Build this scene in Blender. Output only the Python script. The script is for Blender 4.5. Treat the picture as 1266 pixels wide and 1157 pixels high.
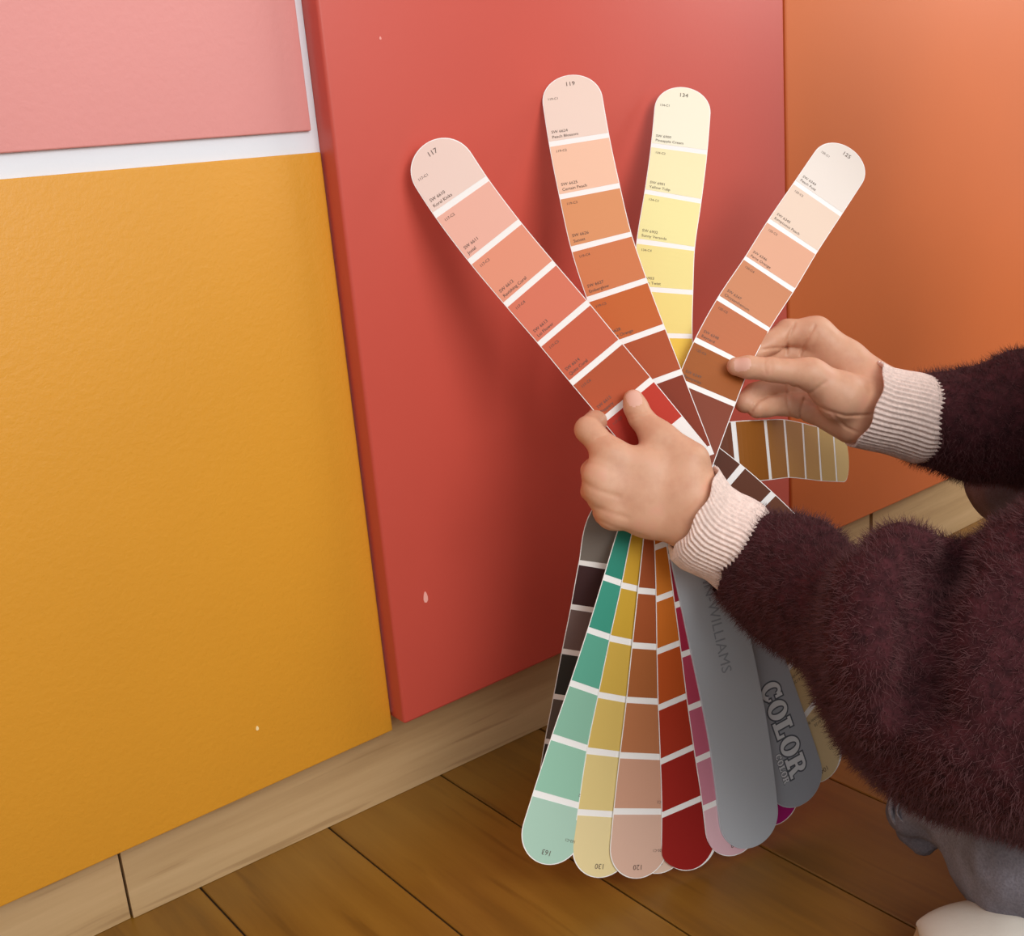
import bpy, bmesh, math, random
import numpy as np
from mathutils import Vector, Matrix
random.seed(4); rng = np.random.default_rng(7)
for o in list(bpy.data.objects): bpy.data.objects.remove(o)
SC = bpy.context.scene
COL = SC.collection

# ------------------------------------------------------------------ camera
FPX, CX, CY = 1397.0, 633.0, 578.5
DV = np.array([1035-CX, 5309-CY, FPX]); DV /= np.linalg.norm(DV)          # world down seen from the camera
XV = np.array([2463-CX, 10-CY, FPX]); XV -= XV.dot(DV)*DV; XV /= np.linalg.norm(XV)   # along the wall
NV = np.cross(XV, DV)                                                     # into the wall
CAM = np.array([0.0, -0.75, 0.56])
RW = np.stack([XV, NV, -DV])                                              # camera axes (right, down, forward) -> world
def c2w(P): return np.asarray(P) @ RW.T + CAM
def cm(u, v, z): return np.array([(u-CX)/FPX*z, (v-CY)/FPX*z, z])         # pixel and distance -> camera axes, metres
def w2c(P): return (np.asarray(P, float) - CAM) @ RW
cam = bpy.data.cameras.new('camera'); camo = bpy.data.objects.new('camera', cam); COL.objects.link(camo)
cam.sensor_fit = 'HORIZONTAL'; cam.sensor_width = 36; cam.lens = FPX/1266*36
cam.clip_start = 0.02
M = Matrix.Identity(4)
for i in range(3):
    M[i][0] = RW[i][0]; M[i][1] = -RW[i][1]; M[i][2] = -RW[i][2]; M[i][3] = CAM[i]
camo.matrix_world = M
SC.camera = camo

# ------------------------------------------------------------------ light
w = bpy.data.worlds.new('room_light'); SC.world = w; w.use_nodes = True
w.node_tree.nodes['Background'].inputs[0].default_value = (1.0, 0.99, 0.985, 1)
w.node_tree.nodes['Background'].inputs[1].default_value = 0.66
def area(name, loc, target, size, power, col, sy=None):
    l = bpy.data.lights.new(name, 'AREA'); l.energy = power; l.color = col; l.shape = 'RECTANGLE'
    l.size = size; l.size_y = sy or size
    o = bpy.data.objects.new(name, l); COL.objects.link(o); o.location = loc
    o.rotation_euler = (Vector(target)-Vector(loc)).to_track_quat('-Z', 'Y').to_euler()
    return o
area('window_light', (.42, -2.1, 1.45), (0.65, 0, 0.45), 1.35, 32, (1.0, 0.985, 0.96), 1.2)
area('side_window_light', (3.0, -1.1, 1.5), (1.1, 0, 0.35), 1.0, 24, (1.0, 0.97, 0.93), 1.2)
SC.view_settings.view_transform = 'Standard'; SC.view_settings.look = 'None'
SC.view_settings.exposure = 0.0; SC.view_settings.gamma = 1.0
SC.view_settings.use_curve_mapping = False

# ------------------------------------------------------------------ materials
def lin(c): 
    c = np.array(c, float)/255
    return tuple(np.where(c <= .04045, c/12.92, ((c+.055)/1.055)**2.4)) + (1.0,)
_m = {}
def new_mat(name):
    m = bpy.data.materials.new(name); m.use_nodes = True
    nt = m.node_tree; return m, nt, nt.nodes['Principled BSDF']
def plain(name, rgb, rough=.5, **kw):
    if name in _m: return _m[name]
    m, nt, b = new_mat(name); b.inputs['Base Color'].default_value = lin(rgb); b.inputs['Roughness'].default_value = rough
    for k, v in kw.items(): b.inputs[k].default_value = v
    _m[name] = m; return m
def N(nt, t, **kw):
    n = nt.nodes.new(t)
    for k, v in kw.items(): setattr(n, k, v)
    return n
def noise(nt, scale, detail=3, vec=None, rough=.55):
    n = N(nt, 'ShaderNodeTexNoise'); n.inputs['Scale'].default_value = scale; n.inputs['Detail'].default_value = detail
    n.inputs['Roughness'].default_value = rough
    if vec: nt.links.new(vec, n.inputs['Vector'])
    return n.outputs['Fac']
def objco(nt, scale=(1, 1, 1), loc=(0, 0, 0)):
    t = N(nt, 'ShaderNodeTexCoord'); mp = N(nt, 'ShaderNodeMapping')
    mp.inputs['Scale'].default_value = scale; mp.inputs['Location'].default_value = loc
    nt.links.new(t.outputs['Object'], mp.inputs['Vector']); return mp.outputs['Vector']
def ramp(nt, fac, stops):
    r = N(nt, 'ShaderNodeValToRGB'); e = r.color_ramp.elements
    while len(e) < len(stops): e.new(.5)
    for q, (p, c) in zip(e, stops): q.position = p; q.color = c
    nt.links.new(fac, r.inputs['Fac']); return r.outputs['Color']
def bump(nt, b, h, strength, dist):
    n = N(nt, 'ShaderNodeBump'); n.inputs['Strength'].default_value = strength; n.inputs['Distance'].default_value = dist
    nt.links.new(h, n.inputs['Height']); nt.links.new(n.outputs['Normal'], b.inputs['Normal'])
def sh(rgb, k): return tuple(max(0, min(255, x*k)) for x in rgb)
def painted(name, rgb, rough=.42, tex=.35, scale=220):
    m, nt, b = new_mat(name); co = objco(nt)
    c = ramp(nt, noise(nt, 3.5, 4, co), [(.3, lin(sh(rgb, .985))), (.7, lin(sh(rgb, 1.015)))])
    nt.links.new(c, b.inputs['Base Color']); b.inputs['Roughness'].default_value = rough
    bump(nt, b, noise(nt, scale, 3, co, .6), tex, .0006)
    return m
def wood(name, dark, mid, light, stretch, rough=.4, seed=0.0):
    m, nt, b = new_mat(name); co = objco(nt, stretch, (seed, seed*.7, 0))
    oi = N(nt, 'ShaderNodeObjectInfo'); add = N(nt, 'ShaderNodeVectorMath', operation='ADD')
    cmb = N(nt, 'ShaderNodeCombineXYZ')
    ml = N(nt, 'ShaderNodeMath', operation='MULTIPLY'); ml.inputs[1].default_value = 37.0
    nt.links.new(oi.outputs['Random'], ml.inputs[0])
    for i in range(3): nt.links.new(ml.outputs[0], cmb.inputs[i])
    nt.links.new(co, add.inputs[0]); nt.links.new(cmb.outputs[0], add.inputs[1])
    v = add.outputs[0]
    n1 = noise(nt, 1.0, 6, v, .62)
    base = ramp(nt, n1, [(.28, lin(dark)), (.5, lin(mid)), (.75, lin(light))])
    # fine dark grain dashes
    mp = N(nt, 'ShaderNodeMapping'); mp.inputs['Scale'].default_value = (3.2, 3.2, 3.2); nt.links.new(v, mp.inputs['Vector'])
    n2 = noise(nt, 1.0, 2, mp.outputs[0], .5)
    dash = ramp(nt, n2, [(.62, (1, 1, 1, 1)), (.72, (.62, .55, .48, 1))])
    mx = N(nt, 'ShaderNodeMix', data_type='RGBA', blend_type='MULTIPLY'); mx.inputs['Factor'].default_value = .55
    nt.links.new(base, mx.inputs[6]); nt.links.new(dash, mx.inputs[7])
    # board to board tone
    hs = N(nt, 'ShaderNodeHueSaturation'); mr = N(nt, 'ShaderNodeMapRange')
    mr.inputs['To Min'].default_value = .88; mr.inputs['To Max'].default_value = 1.1
    nt.links.new(oi.outputs['Random'], mr.inputs['Value']); nt.links.new(mr.outputs[0], hs.inputs['Value'])
    nt.links.new(mx.outputs[2], hs.inputs['Color']); nt.links.new(hs.outputs[0], b.inputs['Base Color'])
    b.inputs['Roughness'].default_value = rough
    bump(nt, b, n1, .15, .0005)
    return m

# ------------------------------------------------------------------ mesh helpers
def link(name, me, mat=None, parent=None, smooth=False):
    o = bpy.data.objects.new(name, me); COL.objects.link(o)
    if mat is not None:
        for m in (mat if isinstance(mat, (list, tuple)) else [mat]): me.materials.append(m)
    if parent is not None:
        o.parent = parent; o.matrix_parent_inverse = parent.matrix_basis.inverted()
    if smooth: me.polygons.foreach_set('use_smooth', [True]*len(me.polygons))
    return o
def mesh(name, V, F, mat=None, parent=None, smooth=False):
    me = bpy.data.meshes.new(name); me.from_pydata([tuple(map(float, v)) for v in V], [], [tuple(map(int, f)) for f in F]); me.update()
    return link(name, me, mat, parent, smooth)
def box(name, lo, hi, mat, parent=None, bev=0, seg=2):
    bm = bmesh.new(); bmesh.ops.create_cube(bm, size=1)
    c = [(a+b)/2 for a, b in zip(lo, hi)]; s = [b-a for a, b in zip(lo, hi)]
    base = (c[0], c[1], lo[2])
    for v in bm.verts: v.co = Vector((v.co.x*s[0], v.co.y*s[1], (v.co.z+.5)*s[2]))
    if bev: bmesh.ops.bevel(bm, geom=bm.edges[:], offset=bev, segments=seg, affect='EDGES', profile=.5)
    me = bpy.data.meshes.new(name); bm.to_mesh(me); bm.free()
    o = bpy.data.objects.new(name, me); COL.objects.link(o); o.location = base; me.materials.append(mat)
    if bev: me.polygons.foreach_set('use_smooth', [True]*len(me.polygons)); me.set_sharp_from_angle(angle=.6)
    if parent is not None: o.parent = parent; o.matrix_parent_inverse = parent.matrix_basis.inverted()
    return o
def empty(name, loc):
    o = bpy.data.objects.new(name, None); COL.objects.link(o); o.location = loc; o.empty_display_size = .05; return o
def tag(o, label=None, cat=None, kind=None, group=None):
    for k, v in (('label', label), ('category', cat), ('kind', kind), ('group', group)):
        if v: o[k] = v
    return o

# ------------------------------------------------------------------ the setting
white = painted('white_frame', (226, 230, 238), .5, .2)
M_floor = wood('floor_wood', (104, 69, 19), (130, 89, 26), (146, 104, 35), (26, 2.2, 20), .38)
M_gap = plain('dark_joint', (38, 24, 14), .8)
M_ply = wood('baseboard_wood', (170, 138, 96), (190, 158, 114), (205, 174, 130), (2.4, 20, 42), .5)
wall = box('wall_back', (-2.2, .034, .090), (3.6, .16, 2.4), white); tag(wall, 'white frame wall behind the coloured panels', 'wall', 'structure')
stile = box('trim_2', (-2.2, .0215, .090), (.4443, .0345, 2.4), white); tag(stile, 'white frame face showing in the gap between pink and mustard panels', 'trim', 'structure')
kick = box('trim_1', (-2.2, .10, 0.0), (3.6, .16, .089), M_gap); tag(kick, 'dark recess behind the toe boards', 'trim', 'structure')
floor = box('floor', (-2.2, -3.2, -.03), (3.6, .10, -.0022), M_gap); tag(floor, 'honey brown wooden plank floor', 'floor', 'structure')
pitch, x0 = .1172, .2620
i0 = int(math.floor((-2.2-x0)/pitch))+1
pk = {}
for i in range(i0, int((3.4-x0)/pitch)):
    xa = x0+i*pitch; off = ((i*0.377) % 1.0)*1.1
    ys = [.099] + [y for y in (-.75-off*.9, -1.95-off*.9) if y > -3.1] + [-3.19]
    for a, b in zip(ys[:-1], ys[1:]):
        L = round(a-b-.0012, 3)
        if L not in pk:
            o = box('plank', (0, 0, 0), (pitch-.0016, L, .012), M_floor, None, .0008, 1); pk[L] = o.data
        else:
            o = bpy.data.objects.new('plank', pk[L]); COL.objects.link(o)
        o.location = (xa+pitch/2, (a+b)/2, -.012); o.parent = floor; o.matrix_parent_inverse = floor.matrix_basis.inverted()

base = empty('baseboard_back', (.6, .03, 0)); tag(base, 'pale wooden toe boards under the coloured panels', 'baseboard', 'structure')
def toe(xa, ya, xb, yb, ztop, th=.012):
    d = np.array([xb-xa, yb-ya]); n = np.array([-d[1], d[0]])/np.linalg.norm(d)*th
    c = [(xa, ya), (xb, yb), (xb+n[0], yb+n[1]), (xa+n[0], ya+n[1])]
    ox, oy = xa, ya
    V = [(x-ox, y-oy, z) for z in (0, ztop) for x, y in c]
    F = [(3, 2, 1, 0), (4, 5, 6, 7), (0, 1, 5, 4), (1, 2, 6, 5), (2, 3, 7, 6), (3, 0, 4, 7)]
    o = mesh('board', V, F, M_ply, base); o.location = (ox, oy, .0004); return o
toe(-2.0, .062, .2055, .0445, .0835)
toe(.2072, .0425, 1.139, .0115, .0835)
toe(1.1445, .0105, 3.3, .0, .0835)

M_pink = painted('pink_paint', (226, 152, 148), .5, .4)
M_must = painted('mustard_paint', (219, 153, 44), .42, .55, 260)
M_red = painted('red_paint', (202, 82, 68), .4, .12, 160)
M_or = painted('orange_paint', (217, 114, 58), .42, .12, 160)
def panel(name, lo, hi, m, label, bev):
    return tag(box(name, lo, hi, m, None, bev, 3), label, 'panel')
p_pink = panel('painted_panel', (-.75, .0180, .5745), (.4375, .0214, 1.35), M_pink, 'salmon pink painted panel above the mustard one', .0012)
p_must = panel('painted_panel', (-.75, .018, .0745), (.4430, .0214, .5590), M_must, 'mustard yellow painted panel below the pink one', .0012)
p_red = panel('painted_panel', (.4445, 0, .0860), (.9700, .0335, 1.35), M_red, 'coral red painted panel directly behind the fanned paint strips', .0028)
p_or = panel('painted_panel', (.9725, 0, .0860), (2.0, .0335, 1.35), M_or, 'orange painted panel to the right of the red one', .0022)
def nick(parent, u, v, y, sx, sz, rgb):
    r = cm(u, v, 1) @ RW.T; P = r*((.75+y)/r[1])+CAM
    n = 9; V = []; 
    for k in range(n):
        a = 2*math.pi*k/n; V.append((P[0]+sx*math.cos(a)*(1-.4*math.sin(a)), y-.0003, P[2]+sz*math.sin(a)))
    V += [(x, y+.0005, z) for x, yy, z in V]
    F = [tuple(range(n-1, -1, -1))] + [(k, (k+1) % n, n+(k+1) % n, n+k) for k in range(n)]
    o = mesh('paint_chip', V, F, plain('nick%d' % u, rgb, .7), parent); o['label'] = 'tiny pale chip in the paint'
nick(p_red, 526, 738, 0, .0022, .0052, (236, 170, 158))
nick(p_must, 318, 900, .018, .0012, .002, (250, 225, 170))
nick(p_red, 470, 47, 0, .0009, .0012, (235, 160, 150))

# ------------------------------------------------------------------ fan deck
PV = (838.0, 577.0)
def upper(u, v): return .868 + .00026*(u-PV[0]) - .000188*(v-PV[1])
def lower(u, v): return .868 + .00026*(u-PV[0])
deck = empty('fan_deck', tuple(c2w(cm(838, 577, .868)))); 
tag(deck, 'fanned-out paint colour deck held between two hands', 'colour fan')
paper = plain('strip_paper', (249, 248, 246), .5)
ink = plain('print_ink', (96, 78, 70), .6)
SW = .0500
_tc = {}
def text_mesh(s, size, bold=0.0, align='LEFT'):
    key = (s, size, bold, align)
    if key in _tc: return _tc[key]
    cu = bpy.data.curves.new('t', 'FONT'); cu.body = s; cu.size = size; cu.resolution_u = 2; cu.align_x = align
    cu.offset = bold; cu.fill_mode = 'BOTH'
    o = bpy.data.objects.new('t', cu); COL.objects.link(o)
    dg = bpy.context.evaluated_depsgraph_get(); e = o.evaluated_get(dg); me = e.to_mesh()
    V = [(v.co.x, v.co.y) for v in me.vertices]; F = [tuple(p.vertices) for p in me.polygons]
    e.to_mesh_clear(); bpy.data.objects.remove(o); bpy.data.curves.remove(cu)
    _tc[key] = (V, F); return _tc[key]

class Strip:
    """A bent ribbon: control points in camera axes, tip first; s runs from the tip, t across."""
    def __init__(s, pts, width=SW, normal=None):
        P = np.array(pts, float); n = len(P)
        d = np.r_[0, np.cumsum(np.linalg.norm(np.diff(P, axis=0), axis=1))]
        q = np.linspace(0, d[-1], 160); C = np.zeros((160, 3))
        # Catmull-Rom through the points
        tg = np.zeros_like(P)
        for i in range(n):
            a, b = max(i-1, 0), min(i+1, n-1); tg[i] = (P[b]-P[a])/(d[b]-d[a])
        for j, x in enumerate(q):
            i = min(np.searchsorted(d, x, 'right')-1, n-2); h = d[i+1]-d[i]; t = (x-d[i])/h
            C[j] = ((2*t**3-3*t*t+1)*P[i] + (t**3-2*t*t+t)*h*tg[i] + (-2*t**3+3*t*t)*P[i+1] + (t**3-t*t)*h*tg[i+1])
        s.q, s.C, s.knots, s.L, s.w = q, C, d, d[-1], width
        T = np.gradient(C, q, axis=0); T /= np.linalg.norm(T, axis=1)[:, None]
        nn = np.array(normal if normal is not None else (0, 0, -1.0), float)
        R = np.cross(-T, nn); R /= np.linalg.norm(R, axis=1)[:, None]
        s.T, s.R, s.Nn = T, R, np.cross(R, -T)
    def at(s, x, t, h=0.0):
        f = lambda A: np.array([np.interp(x, s.q, A[:, k]) for k in range(3)])
        ex = min(x, 0) + max(x-s.L, 0)
        return f(s.C) + f(s.T)*ex + f(s.R)*t + f(s.Nn)*h
    def half(s, x):
        r = s.w/2
        if x >= r*1.02: return r
        u = 1-max(x, 0)/(r*1.02); return r*math.sqrt(max(0, 1-u**2.15))
    def ribbon(s, a, b, inset, h0, h1, skew=0.0, n=None):
        if a < .02: xs = list(a+(min(b, .03)-a)*(1-np.cos(np.linspace(0, math.pi/2, 15)))) + list(np.linspace(.03, b, max(2, int((b-.03)/.005)+2))[1:] if b > .03 else [])
        else: xs = list(np.linspace(a, b, max(2, int((b-a)/.005)+2)))
        V = []
        for x in xs:
            hw = max(s.half(x-inset if a < .02 else x)-inset, .00005)
            f = min(1, max(0, (x-a)/.02)) if a < .02 else 1
            for h in (h1, h0):
                V.append(s.at(x-skew*hw*f, -hw, h)); V.append(s.at(x+skew*hw*f, hw, h))
        F = []
        for i in range(len(xs)-1):
            A, B = 4*i, 4*i+4
            F += [(A, B, B+1, A+1), (A+2, A+3, B+3, B+2), (A, A+2, B+2, B), (A+1, B+1, B+3, A+3)]
        F += [(0, 1, 3, 2)]; e = 4*len(xs)-4; F += [(e, e+2, e+3, e+1)]
        return c2w(np.array(V)), F
    def text(s, items, h):
        V, F = [], []
        for (txt, size, x, t, rot, bold, align) in items:
            v, f = text_mesh(txt, size, bold, align); k = len(V); c, sn = math.cos(rot), math.sin(rot)
            for (a, b) in v: V.append(s.at(x-(a*sn+b*c), t+a*c-b*sn, h))
            F += [tuple(i+k for i in p) for p in f]
        return c2w(np.array(V)), F
def onto(o_parent, name, VF, mat, smooth=False):
    V, F = VF; base = V.mean(0)
    o = mesh(name, V-base, F, mat, None, smooth); o.location = base
    o.parent = o_parent; o.matrix_parent_inverse = Matrix.Translation(o_parent['_w']).inverted() if '_w' in o_parent else Matrix.Translation(o_parent.location).inverted()
    return o
def child_of(o, parent, wparent):
    o.parent = parent; o.matrix_parent_inverse = Matrix.Translation(wparent).inverted()
def place(name, VF, mat, parent, wparent, smooth=False):
    V, F = VF; b = V.mean(0); o = mesh(name, V-b, F, mat, None, smooth); o.location = b
    child_of(o, parent, wparent); return o, b
dw = np.array(deck.location)
def paint_strip(label, px, plane, off, cols, number=None, names=None, skew=0.0, extra=None, tail=.0, normal=None, width=SW, last=.0385):
    pts = []
    for k, (u, v) in enumerate(px):
        z = plane(u, v) + off*.001 + (extra[k] if extra else 0); pts.append(cm(u, v, z))
    if normal is None and plane is upper:
        nv = -cm(px[3][0], px[3][1], 1.0); normal = nv/np.linalg.norm(nv)*.75+np.array([.26, -.12, -.95])*.25
    if normal is None:
        a = cm(PV[0], PV[1], plane(*PV)); b = cm(PV[0]+60, PV[1], plane(PV[0]+60, PV[1])); c = cm(PV[0], PV[1]+60, plane(PV[0], PV[1]+60))
        normal = -np.cross(b-a, c-a); normal /= np.linalg.norm(normal)
    S = Strip(pts, width, normal)
    st, b = place('paint_strip', S.ribbon(0, S.L+tail, 0, -.0002, .0002), paper, deck, dw)
    st['label'] = label
    kn = list(S.knots[:-1]); bar = .0024
    for i, c in enumerate(cols):
        if i >= len(kn): break
        a = kn[i]+bar if i else .0007
        e = (kn[i+1] if i+1 < len(kn) else kn[i]+last)-bar
        place('color_chip', S.ribbon(a, e, .0006, .0002, .0004, skew), plain('chip_%02x%02x%02x' % c, c, .55, **{'Specular IOR Level': .3}), st, b)
    it = []
    if number: it.append((number, .0056, .0105, 0, 0, .0, 'CENTER'))
    if names:
        for i, nm in enumerate(names):
            if i >= len(kn): break
            e = (kn[i+1] if i+1 < len(kn) else kn[i]+last)-bar
            a = kn[i]+bar if i else .016
            if nm:
                it.append((nm[0], .0036, e-.0068, -.0215, 0, 0, 'LEFT')); it.append((nm[1], .0036, e-.0022, -.0215, 0, 0, 'LEFT'))
            it.append(('%s-C%d' % (number or '104', i+1), .0030, a+.006, -.0205, 0, 0, 'LEFT'))
    if it: place('printed_text', S.text(it, .0006), ink, st, b)[0]['kind'] = 'stuff'
    return S, st, b

paint_strip('coral strip with a blush tip, number 117', [(527, 177), (570, 243.5), (611.7, 299), (655, 351), (697, 400), (736.6, 448), (775.5, 494.5), (843, 577)], upper, 0,
    [(240, 214, 203), (240, 183, 165), (233, 152, 124), (221, 121, 95), (204, 97, 66), (183, 82, 44), (192, 52, 32)], '117',
    [('SW 6610', 'Koral Kicks'), ('SW 6611', 'Jovial'), ('SW 6612', 'Ravishing Coral'), ('SW 6613', 'Lei Flower'), ('SW 6614', 'Quite Coral'), ('SW 6615', 'Peppery'), None])
paint_strip('peach to burnt orange strip, number 119', [(703, 93), (716, 173), (729, 236.6), (743.5, 299), (763, 358.6), (784.5, 417), (806, 473), (845, 575)], upper, 1.4,
    [(240, 218, 204), (244, 200, 172), (222, 152, 104), (212, 126, 80), (200, 102, 46), (178, 82, 42), (136, 50, 22)], '119',
    [('SW 6624', 'Peach Blossom'), ('SW 6625', 'Certain Peach'), ('SW 6626', 'Sunset'), ('SW 6627', 'Emberglow'), ('SW 6628', 'Robust Orange'), ('SW 6629', 'Jalapeno'), None], extra=[.020, .014, .010, .007, .004, .002, 0, 0], last=.064)
paint_strip('cream to chestnut strip pinched by the right hand, number 125', [(1052, 184), (1011, 245.4), (979.5, 292.5), (951, 339), (919, 388), (893, 437), (873, 485), (838, 577)], upper, 2.8,
    [(236, 228, 219), (234, 212, 193), (226, 172, 143), (203, 136, 98), (190, 112, 74), (160, 88, 36), (134, 64, 42)], '125',
    [('SW 6344', 'Peach Fuzz'), ('SW 6345', 'Sumptuous Peach'), ('SW 6346', 'Fame Orange'), ('SW 6347', 'Chrysanthemum'), ('SW 6348', 'Reynard'), ('SW 6349', 'Pennywise'), None], last=.0640)
paint_strip('pale lemon yellow strip, number 134', [(846, 108), (839.6, 184), (832, 243), (823, 303), (820, 359), (818.5, 415), (822, 470), (838, 577)], upper, 4.2,
    [(246, 245, 222), (244, 238, 190), (243, 235, 168), (242, 228, 152), (242, 222, 136), (240, 202, 84), (236, 186, 60)], '134',
    [('SW 6900', 'Pineapple Cream'), ('SW 6901', 'Yellow Tulip'), ('SW 6902', 'Sunny Veranda'), ('SW 6903', 'Lemon Twist'), None, None, None], extra=[.050, .047, .043, .040, .036, .032, .024, .012])
# two bent browns that swing to the right behind the left wrist
paint_strip('tan strip bending away below the right hand', [(1049, 565), (1032, 563), (1013, 561), (994, 557.5), (972, 554.5), (949, 556), (910, 559), (845, 566)], lambda u, v: .868, 6.5,
    [(214, 184, 124), (198, 162, 100), (186, 142, 82), (178, 128, 70), (162, 108, 52), (150, 90, 30), (110, 52, 18)],
    extra=[.235, .195, .16, .125, .09, .058, .034, .028], normal=(.78, -.08, -.62), last=.05)
paint_strip('dark brown strip behind the left wrist', [(1110, 811), (1062, 764), (1029, 733), (995, 701), (961, 669), (929, 638), (893, 606), (842, 566)], upper, 5.6,
    [(200, 170, 140), (170, 120, 90), (140, 90, 60), (118, 68, 40), (104, 54, 26), (94, 46, 20), (88, 40, 18)], extra=[-.02]*2+[-.015]*2+[-.01, -.004, .004, .012], last=.055)
# the lower half of the fan
LN = None
paint_strip('pale pink to magenta strip beside the grey cover', [(910, 1057), (902, 985), (893, 925), (884, 862), (876, 797), (868, 736), (860, 676), (843, 577)], lower, 1.6,
    [(228, 186, 196), (208, 136, 156), (196, 98, 124), (184, 66, 92), (170, 40, 70), (150, 28, 52), (120, 22, 40)], '108', skew=-.12)
paint_strip('orange to deep red strip', [(852, 1076), (853, 993), (851, 926), (848.5, 860), (847, 792), (846, 728), (844, 664), (840, 577)], lower, 3.0,
    [(150, 20, 14), (160, 28, 16), (172, 48, 20), (190, 82, 26), (202, 108, 30), (206, 120, 34), (200, 110, 30)], skew=-.26)
paint_strip('dusty pink to brown strip, number 120', [(787, 1086), (794.5, 1003), (802, 935), (810, 867), (817, 800), (824, 733), (831, 666), (840, 577)], lower, 4.4,
    [(218, 180, 160), (208, 158, 132), (186, 118, 76), (170, 98, 50), (164, 82, 38), (160, 78, 36), (150, 70, 34)], '120', [None]*7)
paint_strip('blush strip peeking out behind the red one', [(813, 1080), (818, 1000), (820, 934), (822, 868), (825, 800), (829, 733), (833, 666), (840, 577)], lower, 5.6,
    [(224, 196, 176), (214, 180, 156), (200, 150, 120), (186, 130, 96), (170, 110, 80), (160, 100, 70), (150, 90, 60)], '121', [('SW 6650', 'Marquis Orange')]*3)
paint_strip('cream to golden yellow strip, number 130', [(739, 1085), (750.5, 1006), (761.5, 932), (775, 865), (789, 796), (803, 731), (816, 666), (838, 577)], lower, 7.0,
    [(232, 214, 160), (226, 204, 136), (216, 186, 100), (210, 174, 74), (206, 166, 52), (204, 160, 44), (200, 152, 40)], '130', [None]*7)
paint_strip('mint to deep teal green strip, number 163', [(671, 1068), (695, 990), (717, 922), (739.5, 856), (761, 790), (780.5, 725), (800, 661), (832, 577)], lower, 8.4,
    [(172, 208, 190), (150, 200, 176), (138, 190, 166), (92, 170, 146), (58, 152, 130), (40, 136, 116), (30, 122, 104)], '163', [None]*7)
paint_strip('dark grey and taupe strip at the left edge of the fan', [(700, 984), (711, 921), (722, 866), (733, 810.5), (744.5, 755.5), (755, 701), (768, 646), (838, 577)], lower, 10.5,
    [(62, 54, 52), (98, 88, 82), (50, 52, 50), (116, 96, 92), (64, 40, 42), (120, 112, 104), (110, 102, 94)], '174', extra=[.085, .07, .056, .042, .028, .014, .004, 0], normal=(.0, .25, -1))
paint_strip('magenta strip showing between the two grey covers', [(962, 1019), (950, 955), (936, 893), (922, 830), (907, 768), (890, 705), (874, 643), (843, 577)], lower, 10.0,
    [(170, 18, 110)]*2+[(150, 20, 96)]*5)
paint_strip('tan strip with printed names behind the logo cover', [(1024, 962), (991, 890), (965, 838), (941, 787), (917, 735), (893, 683), (870, 632), (845, 577)], lower, 12.0,
    [(218, 194, 148), (212, 186, 138), (208, 180, 130), (204, 174, 122), (198, 166, 112), (190, 156, 100), (180, 146, 90)], '104', [('SW 6120', 'Believable Buff')]*4, skew=-.3)
paint_strip('charcoal strip half hidden behind the tan one', [(1006, 878), (985, 838), (966, 797), (947, 756), (928, 715), (908, 674), (888, 632), (848, 580)], lower, 14.0,
    [(92, 86, 86)]*3+[(84, 78, 78)]*4)
# white label ends at the rivet
for (u0, v0, u1, v1, of) in ((812, 545, 850, 592, -.5), (838, 545, 868, 600, .6)):
    S = Strip([cm(u0, v0, upper(u0, v0)+of*.001), cm((u0+u1)/2, (v0+v1)/2, upper((u0+u1)/2, (v0+v1)/2)+of*.001), cm(u1, v1, upper(u1, v1)+of*.001)], .046 if of < 0 else .036, (.24, -.17, -1))
# grey covers
M_cov = painted('grey_cover', (184, 190, 197), .42, .05, 400)
M_cov2 = painted('dark_grey_cover', (168, 174, 183), .3, .05, 400)
def cover(label, px, off, mat, thick, width):
    pts = [cm(u, v, lower(u, v)+off*.001) for u, v in px]
    a = cm(PV[0], PV[1], .868); b = cm(PV[0]+60, PV[1], .868+.00026*60); c = cm(PV[0], PV[1]+60, .868)
    nrm = -np.cross(b-a, c-a); S = Strip(pts, width, nrm/np.linalg.norm(nrm))
    o, b = place('cover', S.ribbon(0, S.L-.004, 0, -thick, .0), mat, deck, dw); o['label'] = label
    place('cover_edge', S.ribbon(-.0006, S.L-.006, -.0006, -thick-.0006, -thick*.5), plain('cover_rim', (196, 204, 212), .4), o, b)
    return S, o, b
S, o, b = cover('plain grey plastic cover with faint embossed lettering', [(931, 1047), (914, 909), (884, 760), (866, 676), (846, 577)], -1.0, M_cov, .0014, .0530)
tv = np.array(text_mesh('WILLIAMS', 1.0)[0]); tsz = .0575/(tv[:, 0].max()-tv[:, 0].min())
em, _ = place('embossed_lettering', S.text([('SHERWIN-WILLIAMS', tsz, .141, .0045, math.pi/2, 0.0, 'RIGHT')], .0001), plain('emboss', (142, 148, 156), .45), o, b); em['kind'] = 'stuff'
S2, o2, b2 = cover('dark grey cover with white logo lettering', [(994, 993), (959, 890), (924, 792), (890, 703), (845, 577)], 9.0, M_cov2, .0012, .0530)
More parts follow.
